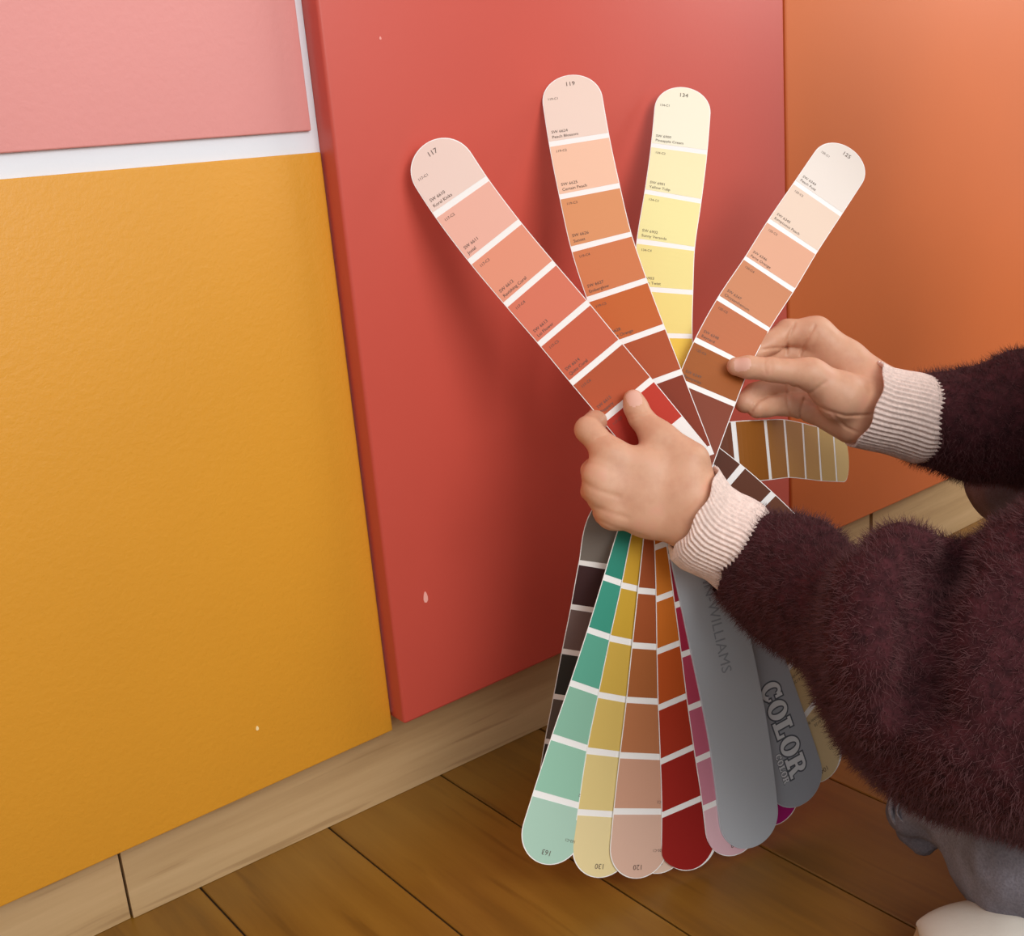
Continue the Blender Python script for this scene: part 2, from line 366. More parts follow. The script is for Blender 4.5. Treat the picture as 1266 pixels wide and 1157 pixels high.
# slab-serif lettering
M_wh = plain('logo_white', (226, 230, 234), .4); M_dk = plain('logo_outline', (84, 90, 100), .5)
def slab(ch, hgt, grow=0.0):
    """simple slab-serif capitals as polygons (quads), unit height scaled"""
    Q = []; 
    def bx(x0, y0, x1, y1): Q.append([(x0-grow, y0-grow), (x1+grow, y0-grow), (x1+grow, y1+grow), (x0-grow, y1+grow)])
    def arc(cx, cy, rx, ry, a0, a1, tx, ty, n=22):
        for i in range(n):
            p, q = a0+(a1-a0)*i/n, a0+(a1-a0)*(i+1)/n
            ro, ri = (rx+grow, ry+grow), (max(rx-tx-grow, .02), max(ry-ty-grow, .02))
            Q.append([(cx+ro[0]*math.cos(p), cy+ro[1]*math.sin(p)), (cx+ro[0]*math.cos(q), cy+ro[1]*math.sin(q)),
                      (cx+ri[0]*math.cos(q), cy+ri[1]*math.sin(q)), (cx+ri[0]*math.cos(p), cy+ri[1]*math.sin(p))])
    if ch == 'O': arc(.44, .5, .44, .52, 0, 2*math.pi, .27, .16, 32); wd = .88
    elif ch == 'C':
        arc(.43, .5, .43, .52, .62, 2*math.pi-.62, .26, .16, 28); bx(.66, .62, .80, 1.0); bx(.72, .2, .82, .36); wd = .84
    elif ch == 'L':
        bx(.10, 0, .37, 1); bx(0, 0, .78, .16); bx(0, .84, .48, 1); bx(.64, 0, .78, .40); wd = .80
    else:
        bx(.10, 0, .36, 1); bx(0, 0, .47, .15); bx(0, .85, .5, 1); arc(.46, .725, .34, .275, -math.pi/2, math.pi/2, .24, .14, 16)
        bx(.3, .45, .5, .58); Q.append([(.46-grow, .52), (.68+grow, .52), (.86+grow, -grow), (.60-grow, -grow)]); bx(.58, 0, .94, .14); wd = .94
    return [[(x*hgt, y*hgt) for x, y in q] for q in Q], wd*hgt
def logo(S, o, b, word, hgt, x, t, gap=.06):
    adv = 0
    for ch in word:
        for grow, mt, h in ((.07, M_dk, .00006), (0, M_wh, .00014)):
            V, F = [], []; Q, wd = slab(ch, hgt, grow)
            for k, q in enumerate(Q):
                n = len(V)
                for (a, c) in q: V.append(S.at(x-adv-a, t-c, h+k*1e-6))
                F.append((n, n+1, n+2, n+3))
            place('letter_outline' if grow else 'letter', (c2w(np.array(V)), F), mt, o, b)
        adv += wd+gap*hgt
logo(S2, o2, b2, 'COLOR', .0178, .105, .0044)
logo(S2, o2, b2, 'COLOR', .0056, .048, .0114)
# rivet
rv = []
for zz, r in ((-.0035, .0), (-.0035, .005), (-.0025, .0058), (.016, .0058), (.016, 0)):
    for k in range(16): rv.append(cm(846, 590, .868)+np.array([r*math.cos(k*math.pi/8), r*math.sin(k*math.pi/8), zz]))
place('rivet', (c2w(np.array(rv)), [(i*16+k, i*16+(k+1) % 16, i*16+16+(k+1) % 16, i*16+16+k) for i in range(4) for k in range(16)]), plain('rivet_metal', (170, 170, 172), .3, Metallic=1.0), deck, dw)
def tab(label, pts2, of):
    V = [cm(u, v, upper(u, v)+of*.001) for u, v in pts2]; n = len(V)
    V2 = [p+np.array([0, 0, .0003]) for p in V]
    F = [tuple(range(n)), tuple(range(2*n-1, n-1, -1))]+[(k, n+k, n+(k+1) % n, (k+1) % n) for k in range(n)]
    o, _ = place('label_end', (c2w(np.array(V+V2)), F), plain('label_white', (226, 232, 236), .5), deck, dw); o['label'] = label
tab('white label end of a strip near the rivet', [(836, 508), (884, 552), (850, 600), (800, 560)], -.9)
tab('second white label corner behind the first', [(842, 524), (861, 519), (868, 540), (884, 556), (860, 590), (835, 560)], -.45)

# ------------------------------------------------------------------ organic surfaces: distance fields + surface nets
def smin(a, b, k):
    if k <= 0: return np.minimum(a, b)
    h = np.maximum(k-np.abs(a-b), 0)/k
    return np.minimum(a, b)-h*h*k*.25
def cone(P, a, b, ra, rb):
    a = np.asarray(a); b = np.asarray(b); ba = b-a; l2 = ba@ba+1e-12
    pa = P-a; t = np.clip((pa@ba)/l2, 0, 1)
    return np.linalg.norm(pa-t[..., None]*ba, axis=-1)-(ra+(rb-ra)*t)
def chain(P, pts, k):
    f = None
    for (a, ra), (b, rb) in zip(pts[:-1], pts[1:]):
        d = cone(P, a, b, ra, rb).astype(np.float32); f = d if f is None else smin(f, d, k)
    return f
def ell(P, c, r, ax=None):
    q = P-np.asarray(c)
    if ax is not None: q = q@np.asarray(ax).T
    r = np.asarray(r); k0 = np.linalg.norm(q/r, axis=-1); k1 = np.linalg.norm(q/(r*r), axis=-1)+1e-9
    return k0*(k0-1)/k1
def nets(field, lo, hi, res):
    n = np.maximum(np.ceil((np.asarray(hi)-lo)/res).astype(int)+1, 3)
    ax = [lo[i]+res*np.arange(n[i]) for i in range(3)]
    G = np.empty(tuple(n), np.float32)
    for i in range(0, n[0], 24):                                   # in slabs, to spare memory
        P = np.stack(np.meshgrid(ax[0][i:i+24], ax[1], ax[2], indexing='ij'), -1)
        G[i:i+24] = field(P)
    S = G < 0
    c = np.zeros(tuple(n-1), np.int8); 
    for dx in (0, 1):
        for dy in (0, 1):
            for dz in (0, 1): c += S[dx:n[0]-1+dx, dy:n[1]-1+dy, dz:n[2]-1+dz]
    act = (c > 0) & (c < 8); idx = -np.ones(act.shape, np.int64); I = np.argwhere(act); idx[act] = np.arange(len(I))
    acc = np.zeros((len(I), 3)); cnt = np.zeros(len(I))
    cor = [(x, y, z) for x in (0, 1) for y in (0, 1) for z in (0, 1)]
    for p in cor:
        for d in range(3):
            if p[d]: continue
            q = list(p); q[d] = 1
            ga = G[I[:, 0]+p[0], I[:, 1]+p[1], I[:, 2]+p[2]]; gb = G[I[:, 0]+q[0], I[:, 1]+q[1], I[:, 2]+q[2]]
            m = (ga < 0) != (gb < 0); t = np.where(m, ga/np.where(m, ga-gb, 1), 0)
            pt = np.tile(np.array(p, float), (len(I), 1)); pt[:, d] = t
            acc[m] += pt[m]; cnt[m] += 1
    V = np.asarray(lo)+res*(I+acc/cnt[:, None])
    Fs = []
    for d in range(3):
        a, b = (d+1) % 3, (d+2) % 3
        sl0 = [slice(1, n[k]-1) for k in range(3)]; sl0[d] = slice(0, n[d]-1); sl1 = list(sl0); sl1[d] = slice(1, n[d])
        s0, s1 = S[tuple(sl0)], S[tuple(sl1)]; E = np.argwhere(s0 != s1)
        if not len(E): continue
        inside = s0[tuple(E.T)]
        off = np.array([1, 1, 1]); off[d] = 0; E = E+off
        def cell(da, db):
            q = E.copy(); q[:, a] += da; q[:, b] += db; return idx[q[:, 0], q[:, 1], q[:, 2]]
        f = np.stack([cell(-1, -1), cell(0, -1), cell(0, 0), cell(-1, 0)], 1)
        f[~inside] = f[~inside][:, ::-1]; Fs.append(f)
    F = np.concatenate(Fs); F = F[(F >= 0).all(1)]
    return V, F
def relax(V, F, it, lam=.5):
    E = np.concatenate([F[:, [0, 1]], F[:, [1, 2]], F[:, [2, 3]], F[:, [3, 0]]]); E = np.concatenate([E, E[:, ::-1]])
    cnt = np.bincount(E[:, 0], minlength=len(V))[:, None]
    for _ in range(it):
        A = np.stack([np.bincount(E[:, 0], V[E[:, 1], k], len(V)) for k in range(3)], 1)/np.maximum(cnt, 1)
        V = V+(A-V)*lam
    return V
def np_mesh(name, V, F, mats, parent, wparent, mi=None):
    me = bpy.data.meshes.new(name); n = F.shape[1]
    b = np.array([V[:, 0].mean(), V[:, 1].mean(), V[:, 2].min()])
    me.vertices.add(len(V)); me.vertices.foreach_set('co', (V-b).astype(np.float32).ravel())
    me.loops.add(F.size); me.loops.foreach_set('vertex_index', F.astype(np.int32).ravel())
    me.polygons.add(len(F)); me.polygons.foreach_set('loop_start', np.arange(0, F.size, n, dtype=np.int32))
    me.polygons.foreach_set('loop_total', np.full(len(F), n, np.int32))
    for m in mats: me.materials.append(m)
    if mi is not None: me.polygons.foreach_set('material_index', mi.astype(np.int32))
    me.polygons.foreach_set('use_smooth', np.ones(len(F), bool)); me.update(calc_edges=True); me.validate()
    o = bpy.data.objects.new(name, me); COL.objects.link(o); o.location = b
    if parent is not None: child_of(o, parent, wparent)
    return o
def px(u, v, z, r): return (cm(u, v, z), r)

# ---- materials of the person
def skin_mat():
    m, nt, b = new_mat('skin'); co = objco(nt)
    c = ramp(nt, noise(nt, 55, 4, co), [(.3, lin((204, 150, 120))), (.55, lin((214, 164, 133))), (.8, lin((218, 160, 134)))])
    nt.links.new(c, b.inputs['Base Color']); b.inputs['Roughness'].default_value = .5
    b.inputs['Subsurface Weight'].default_value = .12; b.inputs['Subsurface Radius'].default_value = (1, .35, .2); b.inputs['Subsurface Scale'].default_value = .004
    bump(nt, b, noise(nt, 900, 2, co), .12, .0004); return m
M_skin = skin_mat(); M_nail = plain('nail', (226, 176, 156), .28)
def knit(name, rgb, sc, lo=.7, hi=1.2):
    m, nt, b = new_mat(name); co = objco(nt)
    c = ramp(nt, noise(nt, sc, 4, co), [(.3, lin(sh(rgb, lo))), (.7, lin(sh(rgb, hi)))])
    nt.links.new(c, b.inputs['Base Color']); b.inputs['Roughness'].default_value = .9
    b.inputs['Specular IOR Level'].default_value = .15
    bump(nt, b, noise(nt, sc*2.5, 3, co), .5, .002); return m
M_swe = knit('plum_wool', (66, 32, 36), 120)
M_fuzz = plain('plum_fuzz', (86, 47, 49), .8)
M_cuffL = knit('blush_rib', (246, 222, 212), 300, .93, 1.04)
M_cuffR = M_cuffL
def denim():
    m, nt, b = new_mat('grey_denim'); co = objco(nt)
    n1 = noise(nt, 700, 2, co); n2 = noise(nt, 22, 4, co)
    c = ramp(nt, n2, [(.3, lin((98, 95, 104))), (.55, lin((124, 121, 131))), (.8, lin((150, 150, 164)))])
    mx = N(nt, 'ShaderNodeMix', data_type='RGBA', blend_type='MULTIPLY'); mx.inputs['Factor'].default_value = .6
    nt.links.new(c, mx.inputs[6]); nt.links.new(ramp(nt, n1, [(.35, (.55, .55, .58, 1)), (.65, (1, 1, 1, 1))]), mx.inputs[7])
    nt.links.new(mx.outputs[2], b.inputs['Base Color']); b.inputs['Roughness'].default_value = .85
    bump(nt, b, n1, .4, .0008); return m
M_den = denim()

person = empty('person', (.92, -.62, 0.0)); pw = np.array(person.location)
tag(person, 'person in a fuzzy dark plum sweater and grey jeans holding the paint fan', 'person')

# ---- hands
def hand_field(palm, fingers, creases, kp=.010, kf=.007):
    def f(P):
        P = P.astype(np.float32)
        a = None
        for c in palm:
            d = chain(P, c, .006); a = d if a is None else smin(a, d, kp)
        g = None
        for c in fingers:
            d = chain(P, c, .003); g = d if g is None else smin(g, d, .0012)
        a = smin(a, g, kf)
        u = P[..., 0]/P[..., 2]*FPX+CX; v = P[..., 1]/P[..., 2]*FPX+CY
        UV = np.stack([u, v], -1)
        for (pts, amp, wd) in creases:                              # skin folds: shallow grooves
            d = chain(UV, [(np.array(p, float), 0.0) for p in pts], 0)
            a = a+amp*np.exp(-(d/wd)**2)
        return a
    return f
Zc = lambda *a: [cm(*q) for q in a]
LP = [[px(850, 597, .838, .0150), px(754, 562, .834, .0112)], [px(852, 616, .836, .0165), px(741, 587, .832, .0102)],
      [px(850, 636, .836, .0165), px(743, 609, .832, .0102)], [px(846, 650, .838, .0155), px(758, 636, .834, .0098)],
      [px(850, 572, .838, .0170), px(815, 543, .845, .0126)],
      [px(800, 575, .838, .0125), px(800, 640, .838, .0125)], [px(752, 570, .836, .0105), px(744, 598, .834, .0108), px(754, 628, .835, .0102)],
      [px(850, 612, .838, .022), px(868, 640, .845, .026), px(925, 695, .850, .021), px(1010, 755, .800, .025), px(1060, 790, .770, .036)]]
LF = [[px(815, 543, .845, .0126), px(792, 516, .855, .0092), px(786, 503, .8575, .0090), px(783, 494, .8588, .0078)],
      [px(756, 562, .836, .0112), px(727, 531, .846, .0098), px(742, 515, .886, .0090), px(772, 500, .893, .0082)],
      [px(741, 587, .832, .0102), px(734, 582, .862, .0095), px(758, 574, .890, .0085), px(790, 570, .893, .008)],
      [px(743, 609, .832, .0102), px(734, 607, .860, .0095), px(758, 602, .888, .0085), px(790, 600, .893, .008)],
      [px(758, 636, .834, .0098), px(748, 634, .858, .0088), px(768, 630, .884, .008), px(795, 628, .890, .0075)]]
LC = [([(778, 514), (788, 510), (799, 509)], .0006, 1.3), ([(780, 519), (791, 515), (802, 513)], .0006, 1.3), ([(784, 524), (795, 520), (804, 519)], .0004, 1.2),
      ([(738, 541), (752, 537), (766, 546)], .0008, 1.6), ([(742, 534), (754, 534), (762, 538)], .0005, 1.3),
      ([(720, 594), (730, 602), (744, 608), (765, 614)], .0006, 3.2), ([(722, 617), (734, 626), (752, 633), (775, 640)], .0006, 3.2),
      ([(733, 640), (760, 652), (800, 664)], .0005, 2.0), ([(724, 572), (738, 574), (752, 580)], .0005, 3.0)]
RP = [[px(1008, 413, .935, .0136), px(1046, 446, .934, .0165), px(1088, 485, .926, .022)], [px(1006, 440, .945, .013), px(1085, 490, .930, .02)],
      [px(1000, 478, .944, .0125), px(1080, 505, .928, .02)], [px(1002, 502, .936, .0120), px(1052, 520, .920, .0185)],
      [px(1000, 462, .895, .0118), px(1040, 490, .902, .0190), px(1075, 498, .918, .020)],
      [px(1075, 498, .922, .024), px(1090, 503, .928, .0265), px(1165, 516, .945, .021), px(1300, 530, .955, .034), px(1420, 550, .958, .038)]]
RF = [[px(1004, 463, .895, .0118), px(953, 457, .8955, .0094), px(925, 454, .897, .0090), px(910, 453, .899, .0074)],
      [px(1008, 413, .935, .0136), px(974, 411, .936, .0108), px(952, 424, .930, .0092), px(932, 437, .926, .0082)],
      [px(1006, 440, .945, .0125), px(964, 436, .946, .0105), px(944, 445, .938, .0092), px(925, 452, .932, .0085)],
      [px(1000, 478, .944, .0125), px(958, 481, .938, .0108), px(934, 488, .926, .0098), px(921, 497, .918, .0090)],
      [px(1002, 502, .936, .0115), px(968, 499, .932, .0098), px(948, 502, .922, .0088), px(936, 505, .915, .0080)]]
RC = [([(946, 443), (945, 452), (947, 462)], .0006, 1.2), ([(953, 445), (954, 453), (954, 461)], .0006, 1.2), ([(949, 444), (950, 456)], .0004, 1.0),
      ([(982, 400), (973, 421), (972, 437)], .0016, 1.7), ([(1007, 403), (995, 424), (989, 439)], .0016, 1.7),
      ([(936, 433), (958, 430), (973, 430)], .0012, 1.4), ([(1012, 412), (1004, 430)], .0006, 1.3),
      ([(985, 478), (1000, 487), (1012, 479), (1021, 472)], .0009, 1.7), ([(990, 486), (1003, 484)], .0005, 1.3),
      ([(974, 476), (973, 495), (976, 512)], .0016, 1.7), ([(995, 492), (990, 508), (990, 523)], .0016, 1.7),
      ([(994, 494), (1022, 507), (1045, 514), (1075, 513)], .0014, 1.8), ([(1030, 512), (1046, 528), (1062, 535)], .0009, 1.6),
      ([(929, 508), (937, 496), (950, 489), (972, 486)], .0012, 1.5), ([(934, 478), (930, 487)], .0006, 1.3)]
parts = []
for pal, fin, cre, nails in ((LP, LF, LC, [(cm(784.5, 492.5, .8505), cm(781.5, 485, .8555)-cm(789, 508, .8555))]), (RP, RF, RC, [(cm(918, 449.5, .8895), np.array([-1.0, 0, .05]))])):
    pts = np.array([p for c in pal[:-1]+fin for p, r in c]+[pal[-1][0][0], pal[-1][1][0]])
    lo, hi = pts.min(0)-.033, pts.max(0)+.033
    V, F = nets(hand_field(pal, fin, cre), lo, hi, .00105)
    # open end of the forearm stays inside the cuff
    V = relax(V, F, 2, .4)
    ctr = V[F].mean(1); mi = np.zeros(len(F), int)
    for c, ax in nails:
        ax = ax/np.linalg.norm(ax); n = np.array([0, -.25, -1.0]); n -= n.dot(ax)*ax; n /= np.linalg.norm(n); s = np.cross(ax, n)
        q = ctr-c; a, bb, cc = q@ax, q@s, q@n
        mi[((np.abs(a)/.0062)**3+(np.abs(bb)/.0057)**3 < 1) & (np.abs(cc) < .005)] = 1
    parts.append((V, F, mi))
# the rest of the body, mostly under the clothes
def W(x, y, z): return w2c((x, y, z))
SHL, SHR = W(.80, -.55, .43), W(1.10, -.47, .47)
NECK, HEAD = W(.955, -.47, .55), W(.945, -.40, .655)
ELL = cm(1195, 850, .705); ELR = cm(1425, 535, .955)
PEL = W(1.02, -.86, .20); CHEST = W(.96, -.58, .40)
fw = np.array([-.30, .85, -.35]) @ RW; fw /= np.linalg.norm(fw); upv = np.array([.05, .36, .93]) @ RW; upv -= upv.dot(fw)*fw; upv /= np.linalg.norm(upv); rt = np.cross(fw, upv)
HA = np.stack([rt, fw, upv])
def headp(a, b, c): return HEAD+rt*a+fw*b+upv*c
def head_field(P):
    a = ell(P, headp(0, -.008, .02), (.073, .093, .085), HA)
    a = smin(a, ell(P, headp(0, .022, -.045), (.052, .062, .066), HA), .03)
    a = smin(a, cone(P, headp(0, .02, -.085), headp(0, .055, -.092), .024, .018), .025)
    a = smin(a, cone(P, headp(0, .086, .008), headp(0, .102, -.028), .007, .012), .012)
    for s in (-1, 1):
        a = np.maximum(a, -(ell(P, headp(.031*s, .098, .004), (.019, .012, .012), HA)))
        a = smin(a, ell(P, headp(.031*s, .080, .003), (.013, .012, .011), HA), .003)
        a = smin(a, ell(P, headp(.074*s, -.004, -.012), (.009, .018, .030), HA), .006)
        a = smin(a, cone(P, headp(.014*s, .090, .020), headp(.046*s, .078, .020), .006, .006), .008)
    a = smin(a, ell(P, headp(0, .081, -.056), (.022, .012, .007), HA), .005)
    a = a+.002*np.exp(-(cone(P, headp(-.02, .092, -.056), headp(.02, .092, -.056), 0, 0)/.002)**2)
    a = smin(a, cone(P, headp(0, -.02, -.04), NECK, .052, .055), .02)
    return smin(a, cone(P, NECK, CHEST, .055, .08), .03)
pts = np.array([HEAD, NECK, CHEST]); V, F = nets(head_field, pts.min(0)-.13, pts.max(0)+.13, .0045)
parts.append((V, F, np.zeros(len(F), int)))
def trunk(P):
    a = cone(P, CHEST, PEL, .085, .095)
    for A, B, fa in ((SHL, ELL, LP[-1]), (SHR, ELR, RP[-1])):
        a = smin(a, cone(P, CHEST, A, .06, .045), .03); a = smin(a, cone(P, A, B, .042, .036), .02)
        a = smin(a, chain(P, [(B, .034), (fa[4][0], .030), (fa[3][0], .022), (fa[2][0], .019), (fa[1][0], .018)], .004), .01)
    return a
pts = np.array([CHEST, PEL, SHL, SHR, ELL, ELR, LP[-1][1][0], RP[-1][1][0]]); V, F = nets(trunk, pts.min(0)-.11, pts.max(0)+.11, .010)
parts.append((V, F, np.zeros(len(F), int)))
Vs, Fs, Ms, k = [], [], [], 0
for V, F, mi in parts: Vs.append(V); Fs.append(F+k); Ms.append(mi); k += len(V)
body = np_mesh('body', c2w(np.concatenate(Vs)), np.concatenate(Fs), [M_skin, M_nail], person, pw, np.concatenate(Ms))
body['label'] = 'bare hands, one gripping the fan and one pinching a strip'
# hair
def hair_f(P):
    a = ell(P, headp(0, -.016, .026), (.083, .098, .090), HA)
    a = smin(a, cone(P, headp(0, -.075, .0), headp(0, -.10, -.10), .06, .035), .03)
    return np.maximum(a, -(ell(P, headp(0, .11, -.03), (.075, .085, .085), HA)))
V, F = nets(hair_f, HEAD-.2, HEAD+.2, .006)
np_mesh('hair', c2w(V), F, [knit('brown_hair', (62, 42, 30), 60)], person, pw)
for s in (-1, 1):
    V, F = nets(lambda P: ell(P, headp(.031*s, .0885, .003), (.0075, .005, .0062), HA), HEAD-.15, HEAD+.15, .0022)
    np_mesh('eye', c2w(V), F, [plain('eye_dark', (44, 30, 24), .2)], person, pw)

# ---- sweater
def wob(P, s, seed=0.0):
    x, y, z = (P[..., i]*s+seed for i in range(3))
    return (np.sin(x+1.7*np.sin(.8*y+.3))*np.sin(1.1*y+.9*np.sin(.7*z))+np.sin(1.3*z+1.2*np.sin(x*.9)))*.5
ARM_L = [px(930, 690, .850, .0385), px(985, 722, .820, .0425), px(1045, 765, .775, .0460)]
def sweater(P):
    a = chain(P, ARM_L, .02)
    m = smin(cone(P, cm(1120, 800, .715), cm(1200, 830, .70), .062, .075), cone(P, cm(1200, 838, .70), cm(1310, 850, .69), .074, .080), .03)
    m = smin(m, cone(P, cm(1130, 885, .72), cm(1290, 925, .72), .045, .050), .03)
    m = smin(m, cone(P, cm(1290, 850, .69), SHL, .080, .062), .04)
    a = smin(a, m, .012)
    ridge = [px(1160, 692, .725, .017), px(1118, 705, .700, .024), px(1090, 745, .676, .027), px(1082, 800, .666, .027), px(1092, 870, .672, .025)]
    a = smin(a, chain(P, ridge, .02), .005)
    groove = [px(1188, 697, .70, 0), px(1152, 730, .660, 0), px(1140, 790, .640, 0), px(1142, 855, .642, 0)]
    a = a+.030*np.exp(-(chain(P, groove, 0)/.014)**2)
    # right sleeve
    r = chain(P, [px(1155, 518, .945, .0385), px(1215, 524, .950, .0440), px(1300, 528, .955, .0500), (ELR, .056)], .02)
    r = smin(r, cone(P, cm(1275, 490, .95), cm(1340, 500, .955), .038, .04), .02)
    r = smin(r, cone(P, ELR, SHR, .056, .064), .03)
    t = smin(cone(P, CHEST, PEL, .125, .145), cone(P, SHL, SHR, .062, .062), .06)
    a = smin(a, r, .02); a = smin(a, t, .04)
    return a+.0028*wob(P, 75)+.0012*wob(P, 190, 2)
pts = np.array([cm(930, 690, .85), cm(1155, 518, .945), ELR, ELL, SHL, SHR, PEL, CHEST]); lo, hi = pts.min(0)-.16, pts.max(0)+.16
lo = np.maximum(lo, [cm(880, 600, .85)[0], -.5, .5])
V, F = nets(sweater, lo, hi, .0045); V = relax(V, F, 2, .4)
swe = np_mesh('sweater', c2w(V), F, [M_swe], person, pw); swb = np.array(swe.location)
swe['label'] = 'fuzzy dark plum knitted sweater'
# fuzz: short fine hairs all over the wool
Vw = c2w(V); A, B, C, Dd = (Vw[F[:, i]] for i in range(4)); nf = np.cross(C-A, Dd-B); ar = np.linalg.norm(nf, axis=1); nf = nf/(ar[:, None]+1e-12)
cc = V[F].mean(1); u = cc[:, 0]/cc[:, 2]*FPX+CX
wgt = ar*np.where(u < 1420, 1.0, .12)
NH = 150000
fi = rng.choice(len(F), NH, p=wgt/wgt.sum()); uu, vv = rng.random((2, NH, 1))
root = (A[fi]*(1-uu)+B[fi]*uu)*(1-vv)+(Dd[fi]*(1-uu)+C[fi]*uu)*vv
axis = c2w(cm(930, 690, .85))-c2w(cm(1045, 765, .775)); axis /= np.linalg.norm(axis)
d = nf[fi]*.75+rng.normal(0, .42, (NH, 3))+axis*.25+np.array([0, 0, -.30]); d /= np.linalg.norm(d, axis=1)[:, None]
Ln = rng.uniform(.004, .0095, (NH, 1)); side = np.cross(d, rng.normal(0, 1, (NH, 3))); side /= np.linalg.norm(side, axis=1)[:, None]
wd = rng.uniform(.00012, .00026, (NH, 1))
FV = np.stack([root-nf[fi]*.0006-side*wd, root-nf[fi]*.0006+side*wd, root+d*Ln], 1).reshape(-1, 3)
fz = np_mesh('sweater_fuzz', FV, np.arange(NH*3).reshape(-1, 3), [M_fuzz], swe, swb); fz['kind'] = 'stuff'
fz['label'] = 'short fine wool hairs standing off the sweater'

# ---- ribbed cuffs
def cuff(rings, name, label, nrib=58, ns=6, amp=.0009):
    seg = nrib*ns; R = []
    K = np.array([[r[0], r[1], r[2], r[3], r[4], r[5]] for r in rings], float)
    t = np.linspace(0, len(K)-1, (len(K)-1)*7+1); X = np.stack([np.interp(t, np.arange(len(K)), K[:, j]) for j in range(6)], 1)
    for _ in range(2): X[1:-1] = X[1:-1]*.5+(X[:-2]+X[2:])*.25
    V = []
    def ring(x, shrink, wav):
        a, b = cm(x[0], x[1], x[4]), cm(x[2], x[3], x[4]); c = (a+b)/2; e1 = (a-b)/2; e2 = np.array([0, 0, x[5]])
        th = np.arange(seg)/seg*2*math.pi
        k = 1-shrink/np.linalg.norm(e1)+amp/np.linalg.norm(e1)*np.cos(nrib*th)*(shrink == 0)
        ax = np.cross(e1, e2); ax /= np.linalg.norm(ax)
        w = wav*np.sin(7*th+1)*.0012
        return c+(np.cos(th)*k)[:, None]*e1+(np.sin(th)*k)[:, None]*e2+w[:, None]*ax
    V.append(ring(X[4], .0042, 0)); V.append(ring(X[1], .0030, 1)); V.append(ring(X[0], .0012, 1))
    for i, x in enumerate(X): V.append(ring(x, 0, max(0, 1-i/6)))
    n = len(V); V = np.concatenate(V); i, j = np.meshgrid(np.arange(n-1), np.arange(seg), indexing='ij'); i, j = i.ravel(), j.ravel(); j2 = (j+1) % seg
    F = np.stack([i*seg+j, i*seg+j2, (i+1)*seg+j2, (i+1)*seg+j], 1)
    o = np_mesh(name, c2w(V), F, [M_cuffL], person, pw); o['label'] = label
cuff([(885, 577, 829, 679, .842, .0340), (893, 589, 830, 691, .843, .0350), (902, 602, 842, 702, .845, .0345), (914, 610, 858, 709, .846, .0345), (926, 615, 874, 716, .848, .0365), (942, 624, 893, 733, .850, .0385), (954, 640, 912, 750, .851, .037), (962, 655, 925, 750, .85, .033)],
     'shirt_cuff', 'blush pink ribbed cuff on the left wrist')
cuff([(1084, 447, 1052, 551, .918, .0385), (1098, 455, 1070, 555, .923, .0385), (1118, 459, 1095, 560, .930, .0365), (1138, 462, 1116, 567, .937, .0345), (1150, 466, 1130, 572, .941, .0355), (1168, 472, 1150, 570, .945, .034), (1185, 478, 1170, 560, .947, .03)],
     'shirt_cuff', 'off-white ribbed cuff on the right wrist', 52)

# ---- jeans and shoe
KNR = W(1.06, -.235, .20); HPR = W(1.10, -.80, .20); HPL = W(.93, -.84, .20)
def jeans(P):
    a = chain(P, [px(1128, 1003, .815, .0190), px(1165, 988, .805, .0260), px(1230, 985, .79, .046)], .01)
    a = smin(a, chain(P, [px(1122, 1030, .822, .0085), px(1142, 1043, .822, .0080), px(1160, 1036, .815, .0080)], .004), .004)
    a = smin(a, chain(P, [px(1215, 985, .79, .042), px(1290, 1040, .765, .062), px(1440, 1060, .74, .070)], .02), .012)
    a = smin(a, chain(P, [px(1238, 1072, .762, .008), px(1262, 1105, .752, .011), px(1300, 1150, .735, .018)], .01), .008)
    a = smin(a, cone(P, cm(1440, 1060, .74), HPL, .07, .095), .03)
    a = smin(a, cone(P, HPL, HPR, .10, .10), .04)
    r = smin(cone(P, HPR, KNR, .095, .066), cone(P, KNR, W(1.10, -.36, .06), .066, .05), .02)
    a = smin(a, r, .03)
    a = a+.0035*np.exp(-(chain(P, [(cm(1106, 1024, .797), 0), (cm(1135, 1031, .790), 0), (cm(1165, 1024, .785), 0)], 0)/.0035)**2)
    return a+.0018*wob(P, 95, 1)+.0008*wob(P, 230, 3)
pts = np.array([cm(1128, 1003, .815), KNR, HPR, HPL, cm(1440, 1060, .74), W(1.1, -.36, .06)]); V, F = nets(jeans, pts.min(0)-.115, pts.max(0)+.115, .004)
Vw = c2w(V); Vw[:, 2] = np.maximum(Vw[:, 2], .004)
o = np_mesh('jeans', Vw, F, [M_den], person, pw); o['label'] = 'washed grey denim jeans'

def tube(name, pts, r, mat, parent, wparent, n=8):
    P = np.array([c2w(p) for p in pts]); q = np.linspace(0, len(P)-1, len(P)*5); P = np.stack([np.interp(q, np.arange(len(P)), P[:, k]) for k in range(3)], 1)
    for _ in range(4): P[1:-1] = P[1:-1]*.5+(P[:-2]+P[2:])*.25
    T = np.gradient(P, axis=0); T /= np.linalg.norm(T, axis=1)[:, None]; A = np.cross(T, (0.1, .9, .3)); A /= np.linalg.norm(A, axis=1)[:, None]; B = np.cross(T, A)
    th = np.arange(n)*2*math.pi/n; V = (P[:, None]+r*(np.cos(th)[None, :, None]*A[:, None]+np.sin(th)[None, :, None]*B[:, None])).reshape(-1, 3)
    F = [(i*n+k, i*n+(k+1) % n, i*n+n+(k+1) % n, i*n+n+k) for i in range(len(P)-1) for k in range(n)]+[tuple(range(n)), tuple((len(P)-1)*n+k for k in range(n))]
    b = V.mean(0); o2 = mesh(name, V-b, F, mat, None, True); o2.location = b; child_of(o2, parent, wparent); return o2
jb = np.array(o.location); M_hem = knit('denim_hem', (150, 148, 158), 500, .8, 1.1)
